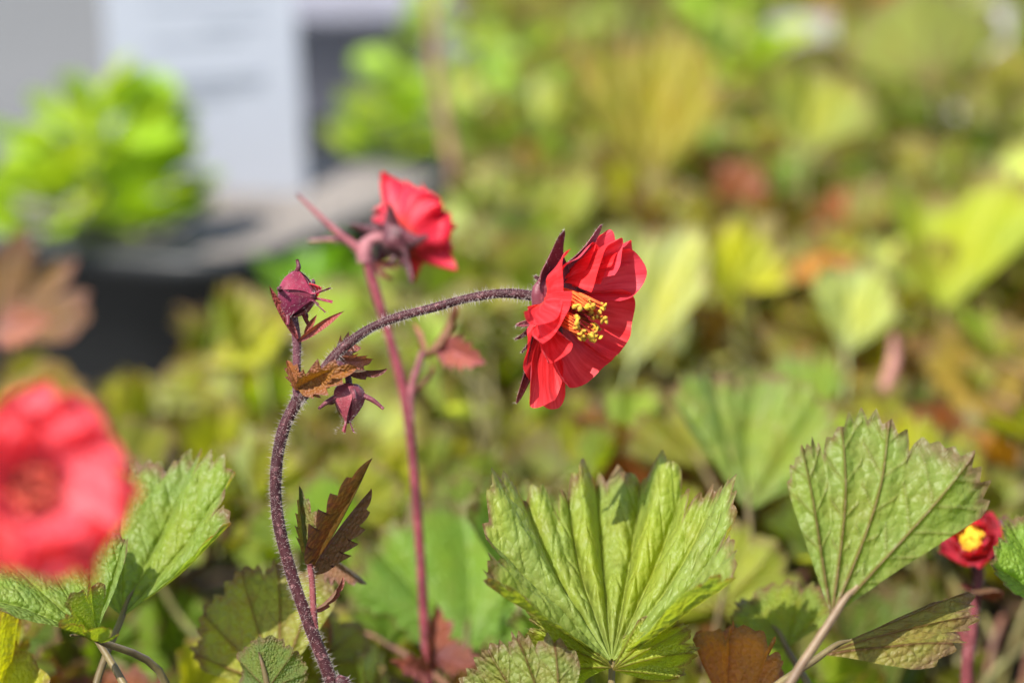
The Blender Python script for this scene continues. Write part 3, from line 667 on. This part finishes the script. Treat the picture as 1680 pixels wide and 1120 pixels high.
bract(B_, P(704, 1100, D2), P(735, 990, D2), 40, (.20, .05, .03), .3, BR[3]); bract(B_, P(715, 1075, D2), P(795, 1105, D2), -30, (.15, .05, .05), .3, BR[0], sx=1.3)
bract(B_, P(703, 1105, D2 - .01), P(660, 1085, D2 - .02), 30, (.25, .07, .07), .3, BR[3])

# ------------------------------------------------------------------ the blurred flower close to the lens
D3 = .335
base3 = Vector((P(-190, 900, D3).x, P(-190, 900, D3).y - .01, SOIL))
C_ = thing('geum_plant', 'plant with a large pinkish red flower facing out, blurred in front of the pleated leaf', 'plant', base3)
A3 = (-CF * .82 + CU * .22 + CR * .34).normalized(); f3 = P(46, 812, D3 + .006)
round_flower(C_, f3, A3, .0142, 3, b0=.30, b1=.60, color=(.74, .075, .08), ruf=.0024, stam=False)
stamen_parts(C_.children[0], 3, 90, .0050, .0024, .0014, .1, .0005, filc=(.70, .06, .05), lo=.05)
for q in C_.children[0].children:
    if q.name.startswith('anthers'): q.color = (.62, .075, .05, 1)
    if q.name.startswith('pistils'): q.color = (.6, .06, .05, 1)
stem_part(C_, [base3 + Vector((0, 0, -.006)), P(-175, 1000, D3), P(-120, 830, D3 + .012), P(-40, 775, D3 + .016), f3 - A3 * .002], [.0015, .0014, .0012, .001, .001], DARKSTEM, n=30, seed=31)

# ------------------------------------------------------------------ the small half-open flower on the other side
D4 = .545
base4 = Vector((P(1588, 1250, D4).x, P(1588, 1250, D4).y - .01, SOIL))
E_ = thing('geum_plant', 'plant with a small half-open dark red flower with a bright yellow centre', 'plant', base4)
f4 = P(1604, 890, D4); A4 = (-CR * .34 + CU * .22 - CF * .80).normalized()
round_flower(E_, f4, A4, .0100, 6, b0=.75, b1=1.25, color=(.50, .010, .016), calyx=(.09, .02, .025), stam=False, ruf=.0005)
flo = [c for c in E_.children if c.name.startswith('flower')][0]
stamen_parts(flo, 9, 110, .0066, .0016, .0012, .1, .0006, filc=(.7, .3, .02), styl=False, lo=.05)
[c for c in flo.children if c.name.startswith('anthers')][0].color = (.9, .56, .02, 1)
stem_part(E_, [base4 + Vector((0, 0, -.006))] + [P(x, y, D4) for x, y in ((1586, 1130), (1592, 1060), (1600, 990), (1608, 935))] + [f4 - A4 * .001], [.0015, .0014, .0013, .0011, .001, .001], (.14, .03, .035), n=30, hairs=400, seed=41)
stem_part(E_, [P(x, y, D4) for x, y in ((1590, 1062), (1575, 1035), (1557, 1008), (1553, 985))], [.001, .0008, .0008, .0006], (.2, .05, .05), n=14, seed=42, name='side_shoot')
bract(E_, P(1600, 968, D4), P(1650, 950, D4 - .01), 40, (.13, .03, .03), .4, BR[0]); bract(E_, P(1598, 972, D4), P(1575, 955, D4), 40, (.12, .03, .03), .4, BR[3])

# ------------------------------------------------------------------ plants whose big leaves stand out
def plant_at(px_, py_, d, label, group=None, dy=0.0):
    p = P(px_, py_, d); return thing('geum_plant', label, 'plant', Vector((p.x, p.y + dy, SOIL)), group)
hero1 = leaf_mesh('leaf_blade', 101, half=1.95, nl=5, tpl=9, lobe=.22, teeth=.05, pleat=.22, fold=.40, cup=.04, sub=6, nr=64, side=.40, rimw=.04, lb=[0, .13, .32, .69, .87, 1], vn=[1, 2, 4, 2, 1], basal=.62, crink=.022)
hero2 = leaf_mesh('leaf_blade', 102, half=1.0, span=(-.32, 1.0), nl=3, tpl=7, lobe=.12, teeth=.05, pleat=.05, fold=.10, cup=.05, sub=9, nr=64, side=.33, rimw=.05, lb=[0, .30, .72, 1], vn=[1, 2, 1], crink=.010, vw=.011)
hero3 = leaf_mesh('leaf_blade', 103, half=1.2, nl=5, tpl=5, lobe=.14, teeth=.065, pleat=.13, fold=.45, cup=.06, sub=7, nr=52, rimw=.05, crink=.016)
hero4 = leaf_mesh('leaf_blade', 104, half=1.0, nl=5, tpl=4, lobe=.10, teeth=.06, pleat=.05, fold=.3, cup=.05, sub=8, nr=48, rimw=.10)
hero5 = leaf_mesh('leaf_blade', 105, half=1.0, nl=3, tpl=3, lobe=.45, teeth=.10, pleat=.03, fold=.3, cup=-.05, sub=8, nr=30, rimw=.18)

G1 = plant_at(1040, 1300, .50, 'plant with one broad pleated bright green leaf cupped in sunshine below the open flower')
leaf(G1, hero1, P(1004, 1092, .482), P(1012, 806, .520), -6, (.25, .32, .07), .12, .70)
leaf(G1, LEAVES[1], P(850, 960, .57), P(838, 820, .585), 20, (.16, .26, .05), .12); leaf(G1, LEAVES[0], P(765, 1060, .60), P(785, 840, .62), -10, (.17, .29, .05), .1)
leaf(G1, hero4, P(910, 1235, .47), P(785, 1060, .47), 165, (.20, .24, .05), .35); leaf(G1, LEAVES[2], P(1180, 1000, .60), P(1215, 850, .60), 170, (.30, .34, .03), .15)
leaf(G1, LEAVES[3], P(1006, 1098, .474), P(1128, 1022, .470), 165, (.32, .38, .03), .05, .8, stalk=False); leaf(G1, LEAVES[3], P(1004, 1096, .475), P(862, 985, .478), 200, (.30, .37, .03), .08, .42, stalk=False)
fill_leaves(G1, 14, .02, .032, [GREEN, FRESH, YELLOW], .01, .04)
G2 = plant_at(1170, 1300, .46, 'plant with a fan leaf showing its dull green underside with dark red veins')
leaf(G2, hero2, P(1366, 1012, .455), P(1590, 728, .462), 184, (.19, .26, .045), .18, 1.0, pr=.0011, pcol=(.27, .19, .10))
leaf(G2, hero4, P(1345, 1075, .470), P(1600, 950, .480), 118, (.22, .19, .03), .5, .45)
leaf(G2, LEAVES[0], P(1290, 1060, .52), P(1240, 990, .53), 20, (.22, .28, .05), .2)
fill_leaves(G2, 14, .02, .03, [GREEN, FRESH, OLIVE], .01, .035)
G3 = plant_at(190, 1260, .47, 'plant with an upright folded green leaf behind the blurred red flower')
leaf(G3, hero3, P(200, 1010, .495), P(310, 790, .52), -30, (.19, .27, .06), .10, 1.0)
leaf(G3, hero3, P(155, 1040, .485), P(55, 905, .50), 28, (.20, .29, .07), .12, .9)
leaf(G3, LEAVES[3], P(165, 1050, .475), P(80, 1035, .465), 60, (.25, .33, .05), .15)
fill_leaves(G3, 16, .02, .03, [GREEN, FRESH], .01, .04)
G4 = plant_at(420, 1260, .50, 'plant with a bronze-flushed leaf showing its veined underside beside the dark hairy stem')
leaf(G4, hero4, P(455, 1125, .505), P(380, 925, .515), 168, (.27, .28, .045), .45, 1.15); leaf(G4, LEAVES[2], P(520, 1090, .54), P(545, 985, .55), 175, (.27, .28, .03), .3)
leaf(G4, LEAVES[0], P(440, 1130, .49), P(420, 1050, .49), 160, (.12, .18, .04), .2)
fill_leaves(G4, 16, .02, .03, [GREEN, OLIVE, FRESH], .01, .035)
G5 = plant_at(-60, 800, .78, 'plant with a deeply lobed purplish brown leaf before the black trough')
leaf(G5, hero5, P(-10, 545, .78), P(120, 430, .79), 10, (.22, .125, .08), .35, 1.0); leaf(G5, BR[0], P(-5, 545, .77), P(110, 540, .76), -20, (.28, .12, .11), .3)
leaf(G5, LEAVES[0], P(30, 720, .72), P(55, 575, .74), 172, (.30, .20, .02), .45)
fill_leaves(G5, 8, .025, .035, [BRONZE, OLIVE], .02, .05)
G6 = plant_at(1740, 1200, .47, 'plant with bright green toothed leaf beyond the small half-open flower')
leaf(G6, hero3, P(1750, 1010, .50), P(1690, 850, .51), 10, (.18, .30, .04), .05, 1.0); fill_leaves(G6, 5, .02, .03, [GREEN, FRESH], .01, .04)
G7 = plant_at(1225, 1000, .62, 'plant with an upright toothed leaf, its purple rim standing behind the pleated leaf')
leaf(G7, hero3, P(1228, 835, .62), P(1212, 650, .65), 15, (.21, .29, .07), .25, .95); leaf(G7, LEAVES[0], P(1150, 760, .68), P(1100, 690, .70), 15, OLIVE, .3)
fill_leaves(G7, 7, .025, .035, [GREEN, FRESH, YELLOW], .015, .05)
G8 = plant_at(1390, 800, .80, 'plant with a pale whitish green leaf held upright on a long thin stalk')
leaf(G8, hero3, P(1388, 580, .80), P(1385, 455, .82), 10, PALE, .05, .75, pcol=(.3, .36, .14)); leaf(G8, LEAVES[5], P(1330, 720, .76), P(1290, 600, .78), 0, (.2, .3, .06), .1)
stem_part(G8, [P(1428, 760, .74), P(1445, 660, .74), P(1465, 600, .74), P(1468, 545, .74)], [.0020, .0020, .0022, .0012], (.36, .17, .13), n=12, name='stem')
fill_leaves(G8, 8, .03, .04, [GREEN, FRESH, BRONZE], .02, .05)
G9 = plant_at(1060, 800, .80, 'plant with a broad cream-green leaf close behind the open red flower')
leaf(G9, hero3, P(1035, 600, .78), P(1092, 415, .82), -12, (.42, .45, .2), .03, .55, pcol=(.3, .34, .12)); fill_leaves(G9, 8, .03, .04, [YELLOW, OLIVE, GREEN], .02, .045)
G10 = plant_at(1570, 720, .88, 'plant with a large yellow-green leaf folded into a bright V')
leaf(G10, leaf_mesh('leaf_blade', 110, half=1.25, fold=.95, cup=.1, nr=14), P(1545, 510, .86), P(1520, 350, .90), 6, (.34, .40, .04), .03, 1.25)
leaf(G10, LEAVES[0], P(1650, 690, .80), P(1545, 520, .82), 172, (.32, .22, .02), .45, 1.1); leaf(G10, LEAVES[1], P(1450, 650, .78), P(1560, 600, .80), 160, (.32, .24, .02), .5, .9)
fill_leaves(G10, 8, .03, .045, [YELLOW, BRONZE, OLIVE], .02, .05)
G11 = plant_at(1075, 480, 1.08, 'plant with a tall yellowish fan leaf edged in brownish pink, far back')
leaf(G11, hero3, P(1062, 300, 1.06), P(1058, 92, 1.10), 4, (.29, .27, .045), .40, .72); leaf(G11, LEAVES[5], P(900, 420, 1.0), P(870, 320, 1.04), 15, (.27, .32, .07), .1)
fill_leaves(G11, 8, .035, .05, [YELLOW, OLIVE, FRESH], .02, .06)
G12 = plant_at(1530, 330, 1.16, 'plant with a wide olive leaf fanned out near the pale paving')
leaf(G12, hero4, P(1532, 135, 1.14), P(1500, -50, 1.18), 172, (.19, .22, .035), .1, 1.0); leaf(G12, LEAVES[1], P(1320, 250, 1.04), P(1320, 140, 1.06), 5, (.30, .33, .08), .1)
fill_leaves(G12, 9, .035, .05, [OLIVE, FRESH, GREEN], .02, .06)

# ------------------------------------------------------------------ the rest of the bed
KINDS = [('flowerless green leafy plant %s', 'green leafy plants crowding the bed', [GREEN, FRESH, OLIVE, PALE], (.0, .15)),
         ('flowerless yellow-green leafy plant %s', 'yellow-green leafy plants in the bed', [YELLOW, FRESH, PALE, OLIVE], (.0, .30)),
         ('flowerless bronze-flushed leafy plant %s', 'bronze leafy plants in the bed', [BRONZE, OLIVE, YELLOW, (.30, .10, .03)], (.2, .7))]
LM = lambda x, y_, d, t: (P(x, y_, d), t)
LAND = [(G1, 'the broad pleated leaf'), (G2, 'the fan leaf with dark red veins'), (G3, 'the upright folded leaf'), (G4, 'the dark hairy stem'), (G5, 'the lobed purplish brown leaf'), (G6, 'the small half-open flower'), (G7, 'the purple-rimmed toothed leaf'), (G8, 'the pale whitish upright leaf'),
        (G9, 'the cream-green leaf'), (G10, 'the bright V-folded leaf'), (G11, 'the yellowish pink-edged fan leaf'), (G12, 'the wide olive leaf')]
class Spot:
    def __init__(s_, p): s_.location = Vector((p.x, p.y, SOIL))
FARLAND = [(Spot(P(a, b, c)), t) for a, b, c, t in ((720, 230, 1.42, 'the lime plant by the tall stalk'), (850, 200, 1.30, 'the soft pale green plant'), (1190, 160, 1.45, 'the vivid lime green plant'), (1320, 120, 1.55, 'the blank white label'), (1602, 130, 1.5, 'the tilted white label'), (745, 420, 1.05, 'the tall brownish stalk'))]
heroes = [o.matrix_basis.translation.copy() for o in COL.objects if o.name.startswith('geum_plant')]
def clear_view(b, t):
    """leave free the air in front of the things that stand clear in the photograph"""
    for p in (b, t, (b + t) / 2):
        r = p - CC; d = r.dot(CF)
        if d < .2: return False
        x = 840 + r.dot(CR) / d / K; y = 560 - r.dot(CU) / d / K
        if d < .62 and y < 985: return False
        if d < .80 and y < 640: return False
        if x < 300 and y < 600: return False
        if d < .60 and 640 < x < 745: return False
        if x < 640 and y < 470: return False
    return True
y = .44; row = 0
while y < 2.3:
    half = .2118 * y + .10; x = -half + (row % 2) * .05
    while x < half:
        X = x + random.uniform(-.02, .02); Y = y + random.uniform(-.02, .02); x += .086
        if Y > .74 and X < -.02 - (.16 if Y < .97 else 0): continue
        if X < -.38: continue
        if min((Vector((X, Y, SOIL)) - h).length for h in heroes) < .022: continue
        k = random.choice([0, 0, 1, 1, 2]); lab, grp, pal, rr = KINDS[k]
        rel, near = min(((('beside' if q[0].location.y > Y - .06 else 'behind'), q[1], (q[0].location - Vector((X, Y, SOIL))).length) for q in LAND + FARLAND), key=lambda q: q[2])[:2]
        lab = lab % (rel + ' ' + near)
        pl = thing('geum_plant', lab, 'plant', Vector((X, Y, SOIL)), grp)
        fill_leaves(pl, 32 if Y < 1.2 else 22, .011, .027, pal, .016, .088, .06, clear_view, rr)
        if len(pl.children) == 0: bpy.data.objects.remove(pl)
    y += .078; row += 1
# a tall stem far back
T1 = plant_at(745, 420, 1.05, 'plant sending up one thin brownish stalk, tall and upright far back')
stem_part(T1, [T1.location.copy(), P(750, 330, 1.05), P(735, 230, 1.05), P(715, 120, 1.05), P(705, -40, 1.05)], [.0035, .003, .0026, .0022, .0018], (.24, .13, .07), n=24)
fill_leaves(T1, 8, .025, .038, [OLIVE, FRESH], .02, .06, keep=lambda b, t: clear_view(b, t) and clear_view(b + Vector((-.03, 0, .02)), t))

# ------------------------------------------------------------------ lime-leaved plants
def round_leaf_mesh():
    n, nr = 20, 5; V = []; 
    for j in range(nr + 1):
        for i in range(n):
            t = 2 * math.pi * i / n; r = .5 * j / nr * (1 + .05 * math.cos(t * 5) * j / nr); x = r * math.cos(t) * .85; yy = .5 + r * math.sin(t)
            V.append((x, yy, .35 * r * r + .03 * math.sin(3 * t) * r + .12 * abs(x)))
    F = [(j * n + i, (j + 1) * n + i, (j + 1) * n + (i + 1) % n, j * n + (i + 1) % n) for j in range(nr) for i in range(n)]
    vein = [math.exp(-(v[0] / .03) ** 2) for v in V]
    return mesh('lime_leaf', V, F, M_LIME, attrs={'vein': vein, 'rim': [0.] * len(V)})
RL = round_leaf_mesh()
def lime_plant(base, w, h, n, label, seed, palette, size=.018, group=None):
    t = thing('lime_plant', label, 'plant', base, group); rg = random.Random(seed)
    for i in range(n):
        a = rg.uniform(0, 6.283); q = rg.random() ** .55; zz = h * (1 - q ** 2.2 * .75) * rg.uniform(.35, 1.0)
        p = base + Vector((math.cos(a) * q * w * .5, math.sin(a) * q * w * .5, max(zz, .008)))
        d = Vector((math.cos(a) * (.4 + q), math.sin(a) * (.4 + q), rg.uniform(.1, 1.0))).normalized(); L = size * rg.uniform(.7, 1.25); c = rg.choice(palette); k = rg.uniform(.8, 1.2)
        leaf(t, RL, p, p + d * L, rg.uniform(-35, 35), tuple(x * k for x in c), 0.0, 1.0, stalk=False, ref=Vector((0, 0, 1)) - d * .2)
        if i % 3 == 0:
            v, f, _ = tube(to_local(t, [base + Vector((0, 0, -.004)), base + (p - base) * .5 + Vector((0, 0, h * .08)), p]), [.0014, .0011, .0007], ns=5, n=8); obj('stem', mesh('stem', v, f, M_PETIOLE), t, (.2, .26, .05))
    return t
LIME = [(.30, .42, .03), (.24, .38, .03), (.36, .46, .05)]
TROUGH_Z = .126
lp = PZ(165, 395, TROUGH_Z)
lime_plant(Vector((lp.x, lp.y, TROUGH_Z)), .088, .068, 105, 'bushy lime green plant growing in the black trough beside the white card', 4, LIME, .025)
for i, (qx, qy, d, w_, h_, n_, lab) in enumerate([(720, 230, 1.42, .10, .10, 90, 'lime green leafy plant just behind the tall thin brown stalk'),
                                                 (850, 200, 1.30, .09, .075, 80, 'soft pale green rounded plant between the tall stalk and the yellowish fan leaf'),
                                                 (1190, 160, 1.45, .085, .11, 80, 'vivid lime green plant beyond the yellowish fan leaf'),
                                                 (515, 450, 1.02, .045, .012, 40, 'low mid-green plant at the bed edge behind the closed bud')]):
    p = P(qx, qy, d); lime_plant(Vector((p.x, p.y, SOIL)), w_, p.z - SOIL + h_ * .8, n_, lab, 20 + i, LIME if i not in (1, 3) else [(.24, .34, .08), (.28, .36, .10)] if i == 1 else [(.12, .26, .02), (.16, .3, .03)], .022)

# ------------------------------------------------------------------ trough, pots, card, stones
def box(x0, x1, y0, y1, z0, z1, o=0):
    v = [(x0, y0, z0), (x1, y0, z0), (x1, y1, z0), (x0, y1, z0), (x0, y0, z1), (x1, y0, z1), (x1, y1, z1), (x0, y1, z1)]
    return v, [(3, 2, 1, 0), (4, 5, 6, 7), (0, 1, 5, 4), (1, 2, 6, 5), (2, 3, 7, 6), (3, 0, 4, 7)]
def ring_lathe(prof, sx=1, sy=1, ns=48, power=2.0):
    V = []
    for r, z in prof:
        for k in range(ns):
            t = 2 * math.pi * k / ns; c, s = math.cos(t), math.sin(t); q = (abs(c) ** power + abs(s) ** power) ** (-1 / power); V.append((r * q * c * sx, r * q * s * sy, z))
    F = [(i * ns + k, i * ns + (k + 1) % ns, (i + 1) * ns + (k + 1) % ns, (i + 1) * ns + k) for i in range(len(prof) - 1) for k in range(ns)]
    return V, F
def container(name, label, cat, loc, r, h, mat, sx=1, sy=1, power=2.0, fill=.0, fillmat=None, group=None, rimh=.012):
    t = thing(name, label, cat, loc, group); w_ = .0035
    prof = [(0.001, 0), (r * .82, 0), (r * .84, .004), (r * .97, h - rimh), (r * 1.02, h - rimh + .001), (r * 1.03, h - .002), (r * 1.015, h), (r * .985, h), (r * .97, h - .004), (r * .95, h - rimh), (r * .82, .012), (.001, .008)]
    obj('wall', mesh('wall', *ring_lathe(prof, sx, sy, power=power), mat), t)
    if fillmat:
        rg = np.random.default_rng(5); rr = r * .958; prof2 = [(rr * q, h - fill + .003 * math.sin(9 * q)) for q in np.linspace(1, .002, 14)]
        v, f = ring_lathe(prof2, sx, sy, power=power); v = [(a, b, c + rg.normal() * .0012) for a, b, c in v]
        obj('soil', mesh('soil', v, [q[::-1] for q in f], fillmat), t)
    return t
tr_ = container('planting_trough', 'black plastic trough filled with pale gritty soil, standing beside the bed', 'trough', Vector((-.191, 1.240, 0)), .13, TROUGH_Z + .004, M_POT, 1.0, 1.0, 8.0, .005, M_GRIT)
tr_.rotation_euler.z = R(-24)
container('plant_pot', 'empty black plant pot standing behind the gritty trough', 'pot', Vector((-.105, 1.50, 0)), .055, .118, M_POT, fill=.05, fillmat=M_SOIL)
container('plant_pot', 'square grey plastic pot behind the empty black pot', 'pot', Vector((-.135, 1.78, 0)), .075, .17, M_GREYPOT, power=6.0, fill=.02, fillmat=M_SOIL)
# card on two short legs pushed into the grit
M_OLDCARD = plain('weathered_card', (.36, .35, .34), .6, .2)
def card(base, w_, h_, label, lean, yaw, bars, group=None, mat=None):
    t = thing('plant_label', label, 'label', base, group); t.rotation_euler = (R(lean), 0, R(yaw))
    v, f = box(-w_ / 2, w_ / 2, -.0008, .0008, -.012, h_); obj('card', mesh('card', v, f, mat or M_CARD, flat=True), t)
    for (x0, x1, z0, z1) in bars:
        v, f = box(x0, x1, -.00125, -.0009, z0, z1); obj('printed_line', mesh('printed_line', v, f, M_PRINT, flat=True), t)
    return t
cb = PZ(350, 318, TROUGH_Z)
card(Vector((cb.x, cb.y, TROUGH_Z)), .104, .150, 'large white card with grey printed lines standing behind the lime green plant', -6, 26,
     [(-.030, .032, .058, .0605), (-.030, .030, .0535, .056), (-.028, .012, .049, .0505), (-.030, .034, .098, .0995), (.0, .034, .086, .0875), (-.030, .020, .080, .0815)])
def stone(loc, r, label, seed, group=None, flat=.7):
    rg = np.random.default_rng(seed); V = []; F = []; n, m = 18, 10; ph = rg.uniform(0, 6, 6)
    for j in range(m + 1):
        a = math.pi * j / m
        for i in range(n):
            t = 2 * math.pi * i / n; q = r * (1 + .12 * math.sin(2 * t + ph[0]) * math.sin(a) + .07 * math.sin(3 * a + ph[1]) + .05 * math.sin(5 * t + ph[2]) * math.sin(2 * a))
            V.append((q * math.sin(a) * math.cos(t), q * math.sin(a) * math.sin(t), q * math.cos(a) * flat + r * flat * .9))
    for j in range(m):
        for i in range(n): F.append((j * n + i, (j + 1) * n + i, (j + 1) * n + (i + 1) % n, j * n + (i + 1) % n))
    o = obj('stone', mesh('stone', V, F, M_STONE)); o.location = loc; tag(o, label, 'stone', group); return o
s1 = PZ(565, 160, .115); stone(Vector((-.098, 1.50, .062)), .026, 'rounded pale stone lying in the mouth of the empty black pot', 2)
# small white labels among the leaves far back
for i, (qx, qy, d, w_, h_, lab) in enumerate([(1320, 140, 1.6, .045, .07, 'blank white plant label beyond the vivid lime green plant'), (1602, 130, 1.5, .034, .06, 'tilted white plant label beyond the wide olive leaf')]):
    p = P(qx, qy, d); h_ = p.z - SOIL + .045
    card(Vector((p.x, p.y, SOIL)), w_, h_, lab, -8, 10 - 25 * i, [], mat=M_OLDCARD)
